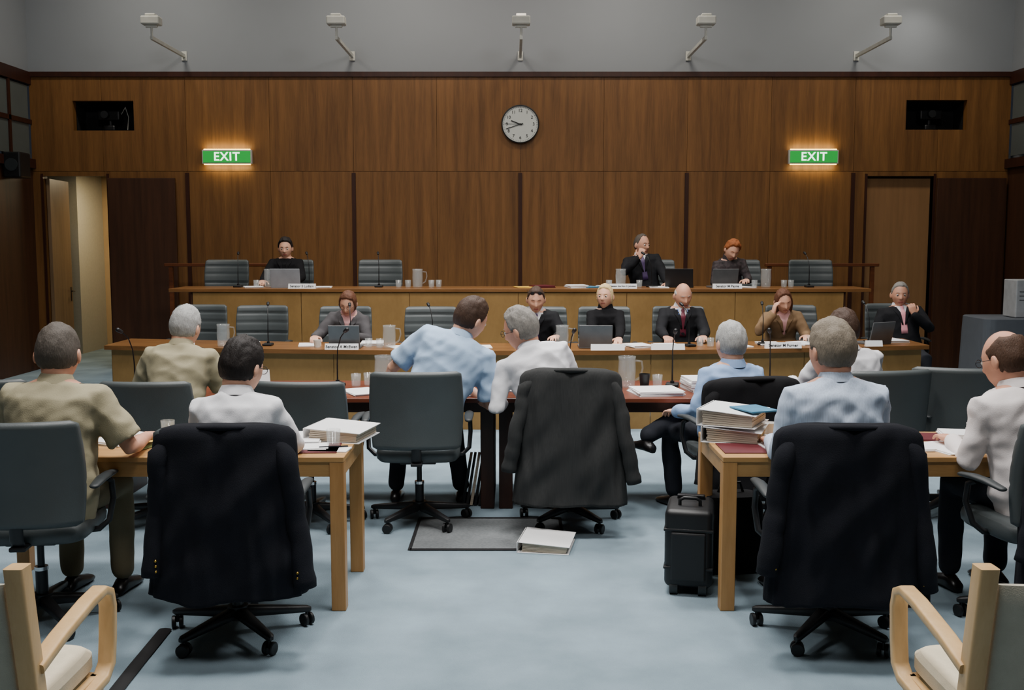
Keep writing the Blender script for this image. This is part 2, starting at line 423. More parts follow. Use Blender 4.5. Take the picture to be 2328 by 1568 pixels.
        tube(gb,[HM@V(-.012,yy,zz+.003),HM@V(0,yy+.003,zz+.006),HM@V(.012,yy,zz+.003)],.0016,6)
        fin(gb,'glasses',m_blackm,ob,sharp=3)
    def cloth(name,off,mat,slv,cut=False,amp=.007,i0=0,hi=9,flare=0):
        b=NB()
        rg=[]
        for i,(c,a,bb_,ax,ay,d) in enumerate(T):
            if i<i0 or i>hi: continue
            o=off+(flare if i<=2 else 0)
            if i==9: c=c-d*.012; o=off*.4
            rg.append(sring(c,a+o,bb_+o,2.3,32,ax,ay))
        loft(b,rg)
        for sd in (1,-1):
            S,E,W,hd,cu=arms[sd]
            S0=P3-d3*.055+lat*(.09*sd)
            if slv=='long': tube(b,[S0,S,S.lerp(E,.5),E,E.lerp(W,.4),E.lerp(W,.97)],[.048+off,.052+off,.047+off,.042+off,.039+off*.8,.030+off*.8],16,True)
            elif slv=='short': tube(b,[S0,S,S.lerp(E,.4),S.lerp(E,.82)],[.052+off,.056+off,.058+off,.064+off],16,False)
        m=remesh(b,.0115,3)
        if amp>.002:
            for v in m.vertices:
                p=v.co; n=v.normal
                k=(.35-abs(noise.noise(V(p.x*5+PN,p.y*5,p.z*8+p.x*4))))*amp*1.7+noise.noise(V(p.x*15,p.y*15+PN,p.z*20-p.x*9))*amp*.6
                v.co=p+n*k
        if cut:
            bb=NB(); bb.from_mesh(m); dl=[]
            for v in bb.verts:
                r=v.co-P2; wv=r.dot(d2); u=r.dot(T[5][3]); fv=r.dot(T[5][4])
                if fv>.03 and -.085<wv<.22*sc and abs(u)<.008+.27*(wv+.085): dl.append(v)
            bmesh.ops.delete(bb,geom=dl,context='VERTS'); bb.to_mesh(m); bb.free()
        m.materials.clear(); m.materials.append(mat)
        o=bpy.data.objects.new(name,m); COL.objects.link(o); o.parent=ob
        for p in m.polygons: p.use_smooth=True
        return o
    def collar(mat,h=.034,r=.070):
        b=NB(); c0=P3+d3*.012
        def rg(z,rr): return [c0+d3*(z-(.012 if sin(t)>.5 else 0))+lat*(rr*cos(t))+fw*(rr*sin(t)-.004) for t in [2*pi*k/24 for k in range(24)]]
        loft(b,[rg(-.01,r+.018),rg(.012,r+.010),rg(h,r-.001),rg(h+.004,r-.003),rg(h,r-.006),rg(0,r-.004)],False); fin(b,'collar',mat,ob,sharp=3)
    if top=='shirt':
        cloth('shirt',.010 if not epaul else .013,tm,sleeve,False,.013,0); collar(tm)
    elif top=='suit':
        cloth('dress_shirt',.003,um,None,False,.001,1); cloth('suit_jacket',.014,tm,'long',True,.006,0,9,.008)
        if um is not m_blackcl: collar(um,.04)
        for sd in (1,-1):
            b=NB(); rg=[]
            for k in range(9):
                q=k/8; i=8.1-q*3.9; u=sd*(.060-.050*q); wd=.010+.022*sin(pi*min(1,q*1.15+.05))*(1-q*.5)
                rg.append(sring(surf(i,u+sd*wd*.6,.019),wd,.004,3,10,at(i)[3],at(i)[4]))
            loft(b,rg); fin(b,'lapel',tm,ob,sharp=3)
    if top=='turtle':
        cloth('sweater',.007,tm,'long',False,.006,0); collar(tm,.055,.068)
    if tie:
        b=NB(); rg=[]
        for k in range(12):
            q=k/11; i=8.35-q*5.2; wd=.017+.018*q
            if k==0: wd=.013
            if k==1: wd=.019
            if k==2: wd=.014
            rg.append(sring(surf(i,0,.012),wd,.005,3,12,at(i)[3],at(i)[4]))
        loft(b,rg); fin(b,'tie',tie,ob,sharp=3)
    if lanyard:
        b=NB()
        for sd in (1,-1):
            tube(b,[surf(8.3,.050*sd,.014),surf(7.2,.048*sd,.014),surf(6,.036*sd,.013),surf(4.6,.022*sd,.013)],.004,6)
        fin(b,'lanyard',m_lany,ob,sharp=3)
    if epaul:
        for sd in (1,-1):
            b=NB(); p0=P3-d3*.012+lat*(.085*sd); p1=P3-d3*.034+lat*(.165*sd)
            tube(b,[p0+d3*.020,p0.lerp(p1,.5)+d3*.028,p1+d3*.030],[.02,.022,.022],10,True,flat=.3,up=tuple(d3)); fin(b,'epaulette',m_blackcl,ob,sharp=3)
    b=NB()
    c,a,bb_,ax,ay,d=T[0]; c2=T[1]
    loft(b,[sring(c-d*.004,a*.9,bb_*.9,2.3,28,ax,ay),sring(c+d*.03,a+.010,bb_+.01,2.3,28,ax,ay),sring(c2[0],c2[1]+.006,c2[2]+.006,2.3,28,ax,ay),sring(c2[0]+d*.06,c2[1]-.004,c2[2]-.006,2.3,28,ax,ay)])
    for sd in (1,-1):
        hp,kn,an=legs[sd]
        tube(b,[hp,hp.lerp(kn,.5),kn,kn.lerp(an,.35),kn.lerp(an,.95)],[.092,.080,.066,.062,.056],18,True)
    m=remesh(b,.012,3)
    for v in m.vertices: v.co=v.co+v.normal*(noise.noise(v.co*11)*.006)
    m.materials.clear(); m.materials.append(bm_tr)
    o=bpy.data.objects.new('trousers',m); COL.objects.link(o); o.parent=ob
    for p in m.polygons: p.use_smooth=True
    for sd in (1,-1):
        an=legs[sd][2]; b=NB(); z=an.z-.10
        rg=[]
        for y,a,h in ((-.085,.018,.03),(-.07,.034,.055),(-.02,.038,.085),(.04,.042,.07),(.10,.046,.05),(.15,.042,.04),(.18,.028,.028),(.19,.012,.015)):
            rg.append([V(an.x+a*cos(t),an.y+y,max(z+.002,z+h*.5+h*.5*sin(t))) for t in [2*pi*k/18 for k in range(18)]])
        loft(b,rg); fin(b,'shoe',m_shoe,ob,sharp=3)
    return ob

# ---- near row (facing the committee)
NEARG='advisers at the near tables'
person('person in khaki short-sleeved uniform shirt seated at table',(-2.10,4.72,0),-4,.49,.98,9,1,0,(8,4,0),1.18,1.12,.02,
  wr=(.30,.36,.80),wl=(-.26,.40,.80),top='shirt',tm=m_khaki,sleeve='short',epaul=True,bm_tr=m_khaki2,hair=('short',h_dgrey,.009),skin=m_skin2,eyes=False,group=NEARG)
person('young dark-haired person in white shirt with glasses',(-1.26,4.74,0),0,.485,.88,10,-1,0,(-25,12,2),1.14,.90,0,
  wr=(.16,.40,.80),wl=(-.16,.40,.80),top='shirt',tm=m_white,hair=('short',h_dark,.014),eyes=True,glasses=1,group=NEARG)
person('grey-haired person in pale striped shirt seated at table',(1.49,4.72,0),6,.49,1.0,7,-1,0,(14,4,0),1.22,1.15,.02,
  wl=(-.20,.34,.78),pl=(-.25,-.6,-.9),wr=(.16,.40,.80),pr=(.5,-.6,-.9),top='shirt',tm=m_stripe,hair=('short',h_gb,.012),skin=m_skin2,eyes=True,group=NEARG)
person('balding person in white shirt and glasses looking down',(2.42,4.80,0),12,.49,.93,13,-6,0,(18,14,0),1.2,1.10,.02,
  wl=(-.22,.32,.78),pl=(-.3,-.6,-.9),top='shirt',tm=m_pinkw,hair=('crown',h_mb,.009),skin=m_skin2,eyes=True,glasses=1,group=NEARG)
# ---- witness table
WG='witnesses at the long table'
person('grey-haired person in khaki uniform leaning on table',(-2.11,6.52,0),0,.49,.96,16,2,0,(-14,10,4),1.14,1.0,.02,
  top='shirt',tm=m_khaki,sleeve='short',epaul=True,bm_tr=m_khaki2,hair=('short',h_lgrey,.011),eyes=False,group=WG)
person('person in light blue uniform shirt leaning to talk',(-.56,6.56,0),0,.50,1.14,13,23,0,(-48,20,12),1.18,1.14,.02,
  wr=(.26,.30,.80),pr=(.5,-.5,-.9),wl=(-.26,.42,.80),pl=(-.8,0,-.7),top='shirt',tm=m_blue,sleeve='short',epaul=True,hair=('short',h_brown,.012),eyes=True,
  knees=((.16,.40,.56),(-.18,.42,.56)),ankles=((.22,.40,.10),(-.22,.42,.10)),group=WG)
person('grey-haired person in white shirt leaning to listen',(.28,6.56,0),0,.49,.98,14,-19,0,(62,14,-8),1.2,1.10,.03,
  wl=(-.34,.22,.72),pl=(-.2,-.6,-.9),wr=(.1,.42,.8),pr=(.4,-.5,-.9),top='shirt',tm=m_white,hair=('short',h_grey,.013),skin=m_skin2,eyes=True,glasses=1,group=WG)
person('grey-haired person in blue shirt slouched with crossed legs',(1.36,6.52,0),26,.46,.80,-2,0,0,(-6,2,0),1.14,1.10,.02,
  wr=(.16,.30,.72),wl=(-.28,.16,.68),pl=(-.4,-.6,-.9),top='shirt',tm=m_blue2,hair=('short',h_lgrey,.011),eyes=True,
  knees=((-.04,.44,.60),(-.16,.42,.50)),ankles=((-.38,.36,.50),(-.13,.40,.10)),group=WG)
person('dark-haired person in white shirt at the long table',(2.16,6.62,0),14,.485,.90,9,-2,0,(0,6,0),1.12,1.1,.03,
  top='shirt',tm=m_white,hair=('short',h_brown,.012),eyes=False,group=WG)
# ---- committee front row (facing the camera)
def yd(x): return 9.6+.5*(x/3.95)**2
CG='committee members in the front row'
def cm(x,dy=1.12): return (x,yd(x)+dy,0)
person('auburn-haired person in grey blazer writing notes',cm(-1.70),180,.50,.84,20,-6,0,(-8,26,-6),1.06,.88,0,
  wr=(.24,.46,.80),wl=(-.16,.44,.80),top='suit',tm=m_suitg,um=m_pink,hair=('bob',h_aub,.012),eyes=False,glasses=1,cr=.7,group=CG)
person('person in black suit with sunglasses on head',cm(.24),180,.50,.86,14,0,0,(0,16,0),1.10,1.05,.02,
  top='suit',tm=m_suit,um=m_white,tie=m_tiep,hair=('short',h_brown,.009),eyes=False,glasses=2,group=CG)
person('blonde person in black turtleneck looking aside',cm(.95),180,.50,.87,4,0,0,(-22,-4,0),1.04,.80,0,
  wr=(.10,.42,.79),wl=(-.10,.44,.79),top='turtle',tm=m_blackcl,hair=('bob',h_blond,.010),eyes=True,group=CG)
person('bald person in black suit and maroon tie writing',cm(1.73),180,.50,.90,8,0,0,(10,16,2),1.12,1.0,.02,
  wr=(.22,.46,.80),wl=(-.16,.44,.80),top='suit',tm=m_suit,um=m_white,tie=m_tiem,hair=('bald',h_lgrey,.005),skin=m_skin2,eyes=False,cr=.7,group=CG,lanyard=True)
person('long-haired person in tan jacket resting head on hand',cm(2.80),180,.50,.83,17,2,0,(4,20,8),1.06,.88,0,
  wr=(.15,.28,.99),pr=(.7,.6,-.8),hr=((-.15,.05,1),(-.9,-.1,0)),wl=(-.16,.42,.79),top='suit',tm=m_brownj,um=m_pink,hair=('long',h_aub,.012),eyes=False,cr=.5,group=CG)
person('grey-haired person in black suit and pink tie, hand to mouth',cm(4.16,1.05),174,.48,.89,-4,4,0,(-6,2,0),1.12,1.04,.03,
  wl=(-.06,.20,.97),pl=(-.8,.3,-.9),hl=((.25,-.1,1),(.2,-1,0)),cl=.8,wr=(.24,.30,.74),top='suit',tm=m_suit,um=m_white,tie=m_tiek,hair=('short',h_grey,.008),skin=m_skin2,eyes=True,group=CG)
# ---- committee upper row (dais z=.45)
TG='committee members in the upper row'
person('dark curly-haired person in black shirt behind laptop',(-2.78,13.05,.45),180,.51,.89,3,0,0,(4,6,0),1.06,.90,0,
  top='suit',tm=m_blackcl,um=m_blackcl,hair=('short',h_dark,.016),eyes=True,group=TG)
person('person in black suit and purple tie holding glasses',(1.66,13.05,.45),180,.51,.97,-3,8,0,(38,2,0),1.12,1.02,.03,
  wr=(.12,.28,1.09),pr=(.8,.3,-.9),hr=((-.3,-.1,.9),(-.3,-1,0)),cr=.9,wl=(-.20,.38,.78),top='suit',tm=m_suit,um=m_white,tie=m_tiep,hair=('recede',h_dgrey,.006),skin=m_skin2,eyes=True,group=TG)
person('red-haired person in patterned dark top reading',(2.70,13.05,.45),180,.52,.90,16,6,0,(10,28,-10),1.06,.86,0,
  wr=(.16,.42,.79),wl=(-.1,.42,.82),top='turtle',tm=m_lace,hair=('short',h_red,.018),eyes=False,group=TG)

# ------------------------------------------------------------ office chair
def office_chair(raise_,label,group):
    R=root('office_chair',label,'chair',(0,0,0),0,group); r=raise_
    b=NB(); rg=[]
    for z,k in ((.435,.80),(.438,.93),(.455,.99),(.48,1),(.50,.985),(.512,.95),(.516,.8)):
        rg.append(sring(V(0,.02,z-.02),.255*k,.25*k,5,40))
    loft(b,rg); fin(b,'seat',m_leather,R)
    b=NB(); box(b,(0,.0,.405),(.22,.26,.03),.008); box(b,(0,-.2,.42),(.07,.18,.02),.006); tube(b,[V(0,-.25,.42),V(0,-.285,.46),V(0,-.285,.6+r)],[.03,.03,.028],10,flat=.4,up=(0,0,1)); fin(b,'tilt_mechanism',m_black,R)
    b=NB(); rg=[]; n=30
    for i in range(n+1):
        v=i/n; e=min(1,(min(v,1-v)/.045+.0)); e=sqrt(max(.0,1-(1-e)**2))
        wd=(.262+.018*sin(pi*v*.9))*(.90+.10*e); th=.032*(.25+.75*e)
        z=.505+.475*v+r; yc=-.262-.035*(v-.35)**2*2-.03*v
        g=0
        for gv in (.40,.62,.84): g+=G(v-gv,.014)
        def fn(t,x,y,g=g,th=th):
            yy=y
            if y>0: yy=y*(1-.55*g)
            return x,yy+.75*x*x
        rg.append(sring(V(0,yc,z),wd,th,5,48,V(1,0,0),V(0,1,0),fn))
    loft(b,rg); fin(b,'backrest',m_leather,R,sharp=3)
    for sd in (1,-1):
        b=NB()
        tube(b,[V(.20*sd,-.02,.43),V(.27*sd,-.02,.435),V(.31*sd,0,.47),V(.318*sd,.05,.56),V(.315*sd,.04,.645),V(.312*sd,-.02,.67)],.014,10)
        ar=fin(b,'armrest',m_black,R,sharp=3)
        b=NB(); tube(b,[V(.308*sd,-.20,.675),V(.31*sd,-.1,.685),V(.312*sd,.0,.685),V(.31*sd,.10,.675)],[.022,.028,.028,.022],12,True,0,.5,(0,0,1))
        fin(b,'arm_pad',m_armpad,ar,sharp=3)
    b=NB(); tube(b,[V(0,0,.2),V(0,0,.41)],.016,16); tube(b,[V(0,0,.10),V(0,0,.26)],.027,16); tube(b,[V(0,0,.245),V(0,0,.262)],.030,16,mi=1)
    fin(b,'gas_column',[m_blackm,m_chrome],R)
    b=NB(); tube(b,[V(0,0,.075),V(0,0,.135)],.045,20)
    for k in range(5):
        a=pi/2+2*pi*k/5; d=V(cos(a),sin(a),0)
        rg=[]
        for q,wd,h in ((.03,.028,.026),(.12,.025,.022),(.22,.021,.018),(.31,.017,.014),(.325,.008,.008)):
            rg.append(sring(d*q+V(0,0,.108-.10*q),wd,h,4,12,d.cross(V(0,0,1)),V(0,0,1)))
        loft(b,rg)
    sb_=fin(b,'star_base',m_black,R,sharp=.9)
    for k in range(5):
        a=pi/2+2*pi*k/5; d=V(cos(a),sin(a),0); c=d*.305+V(0,0,.029); l=V(cos(a+.5),sin(a+.5),0)
        b=NB()
        for s in (.016,-.016): tube(b,[c+l*(s-.009),c+l*(s-.006),c+l*(s+.006),c+l*(s+.009)],[.024,.029,.029,.024],20)
        tube(b,[c,c+V(0,0,.05)],.008,8); fin(b,'caster',m_black,sb_)
    return R
def jacket(mat,label,loc,rotz,wb=1.,seed=0,zb=.27,buttons=None,top=1.0,fl=(1.,1.)):
    R=root('suit_jacket',label,'jacket',loc,rotz,None)
    b=NB(); rg=[]; n=52
    for i in range(n+1):
        v=i/n; z=top-(top-zb)*v
        a=(tab([(0,.20),(.010,.245),(.025,.272),(.06,.290),(.13,.296),(.4,.298),(.7,.308),(1,.326)],v))*wb
        bb=tab([(0,.035),(.02,.055),(.06,.070),(.2,.085),(.6,.105),(1,.12)],v)
        am=.004+.024*v
        def fn(t,x,y,v=v,am=am,a=a):
            k=1+am*4.5*noise.noise(V(cos(t)*2.6+seed,sin(t)*2.6,v*1.5))+am*2.2*noise.noise(V(cos(t)*7+seed,sin(t)*7,v*2.2+v*x*6))
            y2=y*k
            y2+=.5*x*x*(1-v*.6)+.024*noise.noise(V(x*8+seed,v*5+x*6,1.))+.013*noise.noise(V(x*20+seed,v*3-x*12,2.))*min(1,v*2)+(.009*G(x,.007) if y<0 else 0)
            return x*(1+(k-1)*.5),y2
        rg.append(sring(V(0,-.285-.02*v,z),a,bb,2.8,120,V(1,0,0),V(0,1,0),fn))
    for r_ in rg:
        for p in r_: p.z+=.02*noise.noise(V(p.x*5+seed,p.y*5,0))*(1 if p.z<zb+.05 else 0)-.16*max(0,abs(p.x)-.12)**1.5*(1 if p.z>top-.2 else 0)
    loft(b,rg); fin(b,'jacket_body',mat,R,sharp=3)
    b=NB(); tube(b,[V(-.12,-.295,top-.012),V(-.075,-.325,top-.008),V(0,-.335,top-.006),V(.075,-.325,top-.008),V(.12,-.295,top-.012)],[.010,.020,.024,.020,.010],12,True,0,.6,(0,0,1)); fin(b,'collar',mat,R,sharp=3)
    for sd in (1,-1):
        f_=fl[0] if sd<0 else fl[1]
        b=NB(); x0=.246*wb; pts=[V((x0-.05)*sd,-.275,top-.06),V((x0-.01)*sd,-.28,top-.10)]; rr=[.030,.046]
        for k in range(1,19):
            q=k/18; pts.append(V((x0+.006+.080*q*wb*f_+.010*noise.noise(V(q*5,seed,sd)))*sd,-.290-.055*q-.012*sin(q*7+seed),top-.10-(.54+.03*sd)*q)); rr.append(.052+.002*q+.009*noise.noise(V(q*11,seed,sd)))
        tube(b,pts,rr,22,False,0,.8); sl=fin(b,'sleeve',mat,R,sharp=2)
        if buttons:
            for k in range(3):
                bb=NB(); ball(bb,pts[-1]+V(-.026*sd,-.040,.03+.022*k),.006,10); fin(bb,'button',buttons,sl,sharp=3)
    return R
CGR='grey leather swivel office chairs'
c0=office_chair(0.,'grey leather swivel chair, back to the aisle',CGR)
c0.location=(-2.16,4.72,0); c0.rotation_euler=(0,0,.10)
clone(c0,(-1.22,4.56,0),.06,'grey swivel chair draped with navy jacket')
clone(c0,(1.40,4.56,0),-.05,'grey swivel chair draped with navy jacket')
clone(c0,(2.40,4.74,0),.15,'grey swivel chair draped with navy jacket')
clone(c0,(-.575,6.44,0),.03,'grey leather swivel chair at the long table')
clone(c0,(.36,6.44,0),-.06,'grey swivel chair draped with charcoal jacket')
clone(c0,(2.2,6.5,0),.2,'grey leather swivel chair at the long table')
clone(c0,(2.78,6.62,0),-.25,'grey leather swivel chair at the long table')
c1=office_chair(-.055,'empty grey swivel chair pushed to the long table',CGR); c1.location=(-2.16,6.42,0)
clone(c1,(-1.24,6.42,0),-.05)
clone(c1,(-3.2,6.5,0),.1)
clone(c1,(1.36,6.38,0),radians(12),'grey swivel chair draped with black jacket')
c2=office_chair(.07,'empty grey leather chair behind committee desk',CGR)
c2.location=(-3.36,yd(-3.36)+1.2,0); c2.rotation_euler=(0,0,pi)
for x in (-2.67,-1.76,-.85,.30,.97,1.76,3.0,4.16):
    clone(c2,(x,yd(x)+1.2,0),pi,'grey leather chair behind the curved committee desk')
for x in (-3.6,-2.78,-1.66,1.78,2.86,3.77): clone(c2,(x,13.12,.45),pi,'grey leather chair on the raised dais')
jacket(m_navy,'navy suit jacket hung over swivel chair back',(-1.20,4.55,0),.06,1.0,1,.29,m_gold,1.0,(.4,1.))
jacket(m_navy,'navy blazer with brass cuff buttons on chair back',(1.40,4.55,0),-.05,1.04,2,.27,m_gold,1.0,(.9,.6))
jacket(m_navy,'navy jacket hung over swivel chair back',(2.46,4.73,0),.15,1.04,3,.25,m_gold)
jacket(m_char,'charcoal suit jacket hung over swivel chair back',(.36,6.43,0),-.06,1.04,4,.20,None,1.0,(1.2,1.4))
jacket(m_blackcl,'black jacket hung over swivel chair back',(1.36,6.37,0),radians(12),1.04,5,.25,None,.955)

# ------------------------------------------------------------ room shell
YW=14.3; XL,XR=-6.42,6.64
def sbox(name,lo,hi,mat):
    b=NB(); c=[(a+d)/2 for a,d in zip(lo,hi)]; box(b,c,[d-a for a,d in zip(lo,hi)]); return struct(fin(b,name,mat))
sbox('floor',(XL-1.2,-2,-.1),(XR+1.2,18,0),m_carpet)
sbox('ceiling',(XL,-2,6.2),(XR,YW+.1,6.3),m_ceil)
sbox('wall_front',(XL,-2.1,0),(XR,-2,6.2),m_back)
seams=[.11+1.115*k for k in range(-5,6)]
holes=[(-6.28,-5.43,0,2.60),(4.76,5.65,0,2.60),(-5.85,-5.04,3.20,3.59),(5.25,6.06,3.21,3.60)]
xs=sorted(set([XL,XR]+seams+[h[0] for h in holes]+[h[1] for h in holes]))
zs=[0,2.60,2.66,3.20,3.21,3.59,3.60,3.90]
b=NB()
for a,c in zip(xs,xs[1:]):
    for d,e in zip(zs,zs[1:]):
        mx,mz=(a+c)/2,(d+e)/2
        if any(h[0]<mx<h[1] and h[2]<mz<h[3] for h in holes): continue
        g=.0018
        lo=a+(g if a in seams else 0); hi=c-(g if c in seams else 0); zl=d+(.004 if d==2.66 else 0)
        box(b,((lo+hi)/2,YW+.06,(zl+e)/2),(hi-lo,.12,e-zl))
struct(fin(b,'wall_back',m_wall))
sbox('wall_back_upper',(XL,YW+.0,3.96),(XR,YW+.12,6.2),m_grey)
sbox('trim_1',(XL,YW-.03,3.90),(XR,YW+.12,3.965),m_trim)
i=2
for x in (.11-2*2.23,.11-2.23,.11,.11+2.23,.11+2*2.23):
    x=round(x,3)
    sbox('trim_%d'%i,(x-.025,YW-.02,0),(x+.025,YW,2.64),m_trim); i+=1
for h in holes[:2]:
    for xx in (h[0]-.03,h[1]): sbox('trim_%d'%i,(xx,YW-.015,0),(xx+.03,YW+.12,2.63),m_trim); i+=1
for h in holes[2:]:
    b=NB(); x0,x1,z0,z1=h
    box(b,((x0+x1)/2,YW+.45,(z0+z1)/2),(x1-x0,.02,z1-z0)); box(b,(x0-.01,YW+.28,(z0+z1)/2),(.02,.34,z1-z0)); box(b,(x1+.01,YW+.28,(z0+z1)/2),(.02,.34,z1-z0))
    box(b,((x0+x1)/2,YW+.28,z0-.01),(x1-x0,.34,.02)); box(b,((x0+x1)/2,YW+.28,z1+.01),(x1-x0,.34,.02))
    struct(fin(b,'trim_%d'%i,m_tape)); i+=1
    R=root('broadcast_camera','black remote broadcast camera in wall niche','camera',((x0+x1)/2,YW+.25,z0))
    b=NB(); box(b,(0,0,.05),(.16,.14,.08),.02); tube(b,[V(0,0,.08),V(0,0,.16)],.03,14); fin(b,'pan_head',m_black,R)
    b=NB(); box(b,(0,.0,.22),(.30,.16,.13),.02); tube(b,[V(-.02,-.08,.22),V(-.02,-.17,.22)],[.045,.05],18); fin(b,'camera_body',m_black,R)
    if x0<0:
        b=NB(); tube(b,[V(.15,0,.24),V(.22,-.04,.33),V(.26,-.04,.2),V(.24,-.03,.03)],.005,8); fin(b,'cable',m_lampw,R)
for nm,x,sd in (('left',XL,-1),('right',XR,1)):
    def sb(n,y0,y1,z0,z1,m,dx=0.,t=.12):
        xa,xb=(x+dx,x+dx+sd*t); sbox(n,(min(xa,xb),y0,z0),(max(xa,xb),y1,z1),m)
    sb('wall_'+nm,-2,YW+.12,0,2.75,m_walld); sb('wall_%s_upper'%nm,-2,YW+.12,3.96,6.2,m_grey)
    sb('wall_%s_frieze'%nm,-2,YW+.12,3.80,3.96,m_trim,-sd*.03)
    sb('wall_%s_glazing_base'%nm,-2,YW+.12,2.70,2.82,m_trim,-sd*.05)
    k=1 if sd<0 else 20
    y=YW-.06
    while y>11:
        for z0,z1 in ((2.86,3.28),(3.34,3.78)):
            sb('window_%d'%k,y-.52,y,z0,z1,m_win,0,.03); k+=1
        sb('trim_%d'%i,y-.58,y-.52,2.8,3.82,m_trim,-sd*.02); i+=1
        y-=.58
    sb('trim_%d'%i,11,YW,3.28,3.34,m_trim,-sd*.02); i+=1
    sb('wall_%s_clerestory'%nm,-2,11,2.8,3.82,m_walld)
sbox('wall_corridor_back',(XL-1.6,17.2,0),(XR+1.2,17.3,2.9),m_beige)
sbox('wall_corridor_divider',(-7.6,16.2,0),(-6.62,17.2,2.9),m_creamb)
sbox('ceiling_corridor',(XL-1.6,YW+.14,2.8),(XR+1.2,17.3,2.9),m_ceil)
def door(n,loc,rot,w,mat,handle):
    b=NB(); box(b,(w/2,0,1.29),(w,.045,2.56),.004); D=fin(b,'door_%d'%n,mat,None,loc,rot); D['kind']='structure'
    if handle:
        b=NB(); tube(b,[V(w-.07,-.02,1.02),V(w-.07,-.07,1.02),V(w-.18,-.07,1.02)],.009,10,True); box(b,(w-.07,-.026,.98),(.04,.008,.2),.003); fin(b,'door_handle',m_blackm,D)
m_dl=wood('door_wood_light',(100,80,58),(126,102,76),(5,5,.4),.4)
m_db=wood('door_wood_brown',(124,90,56),(142,104,66),(5,5,.3),.6)
door(1,(-6.25,YW+.06,0),radians(96),.82,m_dl,True)
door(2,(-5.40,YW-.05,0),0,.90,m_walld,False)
door(3,(4.78,YW+.10,0),0,.86,m_db,False)
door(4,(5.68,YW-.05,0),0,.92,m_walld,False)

# ------------------------------------------------------------ wall fittings
R=root('wall_clock','round white wall clock with black numerals','clock',(.11,YW-.005,3.28))
b=NB()
rim=[(.0,0),(.246,0),(.252,-.015),(.252,-.04),(.240,-.045),(.236,-.035)]
loft(b,[sring(V(0,y,0),max(r,.001),max(r,.001),2,64,V(1,0,0),V(0,0,1)) for r,y in rim],False); fin(b,'clock_rim',m_ink,R)
b=NB(); loft(b,[sring(V(0,-.028,0),.238,.238,2,64,V(1,0,0),V(0,0,1)),sring(V(0,-.030,0),.238,.238,2,64,V(1,0,0),V(0,0,1))]); cf=fin(b,'clock_face',m_clockf,R)
for k in range(1,13):
    a=2*pi*k/12; textmesh('numeral',str(k),m_ink,cf,(.178*sin(a),-.032,.178*cos(a)))
b=NB()
for k in range(60):
    a=2*pi*k/60; box(b,(.222*sin(a),-.031,.222*cos(a)),(.003 if k%5 else .006,.002,.012),0,(0,a,0))
fin(b,'minute_marks',m_ink,cf)
for nm,ang,L,wd in (('hour_hand',radians(291),.13,.011),('minute_hand',radians(252),.20,.008),('second_hand',radians(272),.21,.003)):
    b=NB(); box(b,(L/2*sin(ang)*.8,-.036,L/2*cos(ang)*.8),(wd,.003,L*1.2),0,(0,ang,0)); fin(b,nm,m_ink,R)
b=NB(); tube(b,[V(0,-.03,0),V(0,-.042,0)],.012,12); fin(b,'hub',m_ink,R)
def exit_sign(x):
    R=root('exit_sign','illuminated green EXIT sign on timber wall','exit sign',(x,YW-.0,2.85),0,'illuminated exit signs')
    b=NB(); box(b,(0,-.03,0),(.66,.06,.185),.004); fin(b,'housing',m_lampw,R)
    b=NB(); box(b,(0,-.063,0),(.63,.008,.15)); sf=fin(b,'sign_face',m_exitg,R)
    textmesh('lettering','EXIT',m_exitw,sf,(0,-.0685,-.002))
    for z in (-.098,.098):
        b=NB(); tube(b,[V(-.31,-.035,z),V(.31,-.035,z)],.008,10); fin(b,'light_tube',m_exitl,R)
    for z in (-.14,.14):
        l=bpy.data.lights.new('exit_glow','AREA'); l.shape='RECTANGLE'; l.size=.6; l.size_y=.03; l.energy=1.2; l.color=(1,.86,.42)
        o=bpy.data.objects.new('exit_glow_light',l); COL.objects.link(o); o.location=(x,YW-.07,2.85+z*.9); o.rotation_euler=(radians(0 if z<0 else 180),0,0); o.rotation_euler[0]+=radians(35 if z<0 else -35)
exit_sign(-3.80); exit_sign(4.02)
R0=None
for k in range(5):
    x=.11+2.225*(k-2)
    if R0 is None:
        R0=root('arm_light','white spotlight on long wall arm','wall light',(x,YW,4.17),0,'spotlights on wall arms')
        b=NB(); box(b,(0,-.01,0),(.07,.02,.12),.004); box(b,(0,-.65,.0),(.035,1.28,.045),.004); fin(b,'wall_arm',m_lampw,R0)
        b=NB(); tube(b,[V(0,-1.27,-.02),V(0,-1.27,.14)],.014,12); fin(b,'stem',m_lampw,R0)
        b=NB(); box(b,(0,-1.27,.20),(.22,.16,.10),.015); box(b,(0,-1.27,.265),(.12,.12,.03),.008); tube(b,[V(-.07,-1.27,.14),V(.07,-1.27,.14)],.022,12); fin(b,'lamp_head',m_lampw,R0)
    else: clone(R0,(x,YW,4.17))

# ------------------------------------------------------------ committee desks
R=root('committee_desk','long curved honey-wood committee desk with front panels','desk',(0,0,0))
X0,X1=-3.92,4.02
def strip(b,xa,xb,y0,y1,z0,z1,n):
    rg=[]
    for i in range(n+1):
        x=xa+(xb-xa)*i/n; y=yd(x); rg.append([V(x,y+y0,z0),V(x,y+y1,z0),V(x,y+y1,z1),V(x,y+y0,z1)])
    loft(b,rg,True,0,False)
b=NB(); strip(b,X0,X1,0,.72,.70,.74,60); fin(b,'desktop',m_desktop,R)
x=X0+.06
while x<X1-.2:
    b=NB(); strip(b,x+.003,min(x+.735,X1-.06)-.003,.05,.07,.0,.70,8); fin(b,'front_panel',m_desk,R); x+=.735
for xe in (X0+.06,X1-.08):
    b=NB(); box(b,(xe,yd(xe)+.38,.35),(.03,.6,.70)); fin(b,'end_panel',m_desk,R)
sbox('floor_dais',(-3.9,11.99,0),(4.05,13.85,.45),m_carpet)
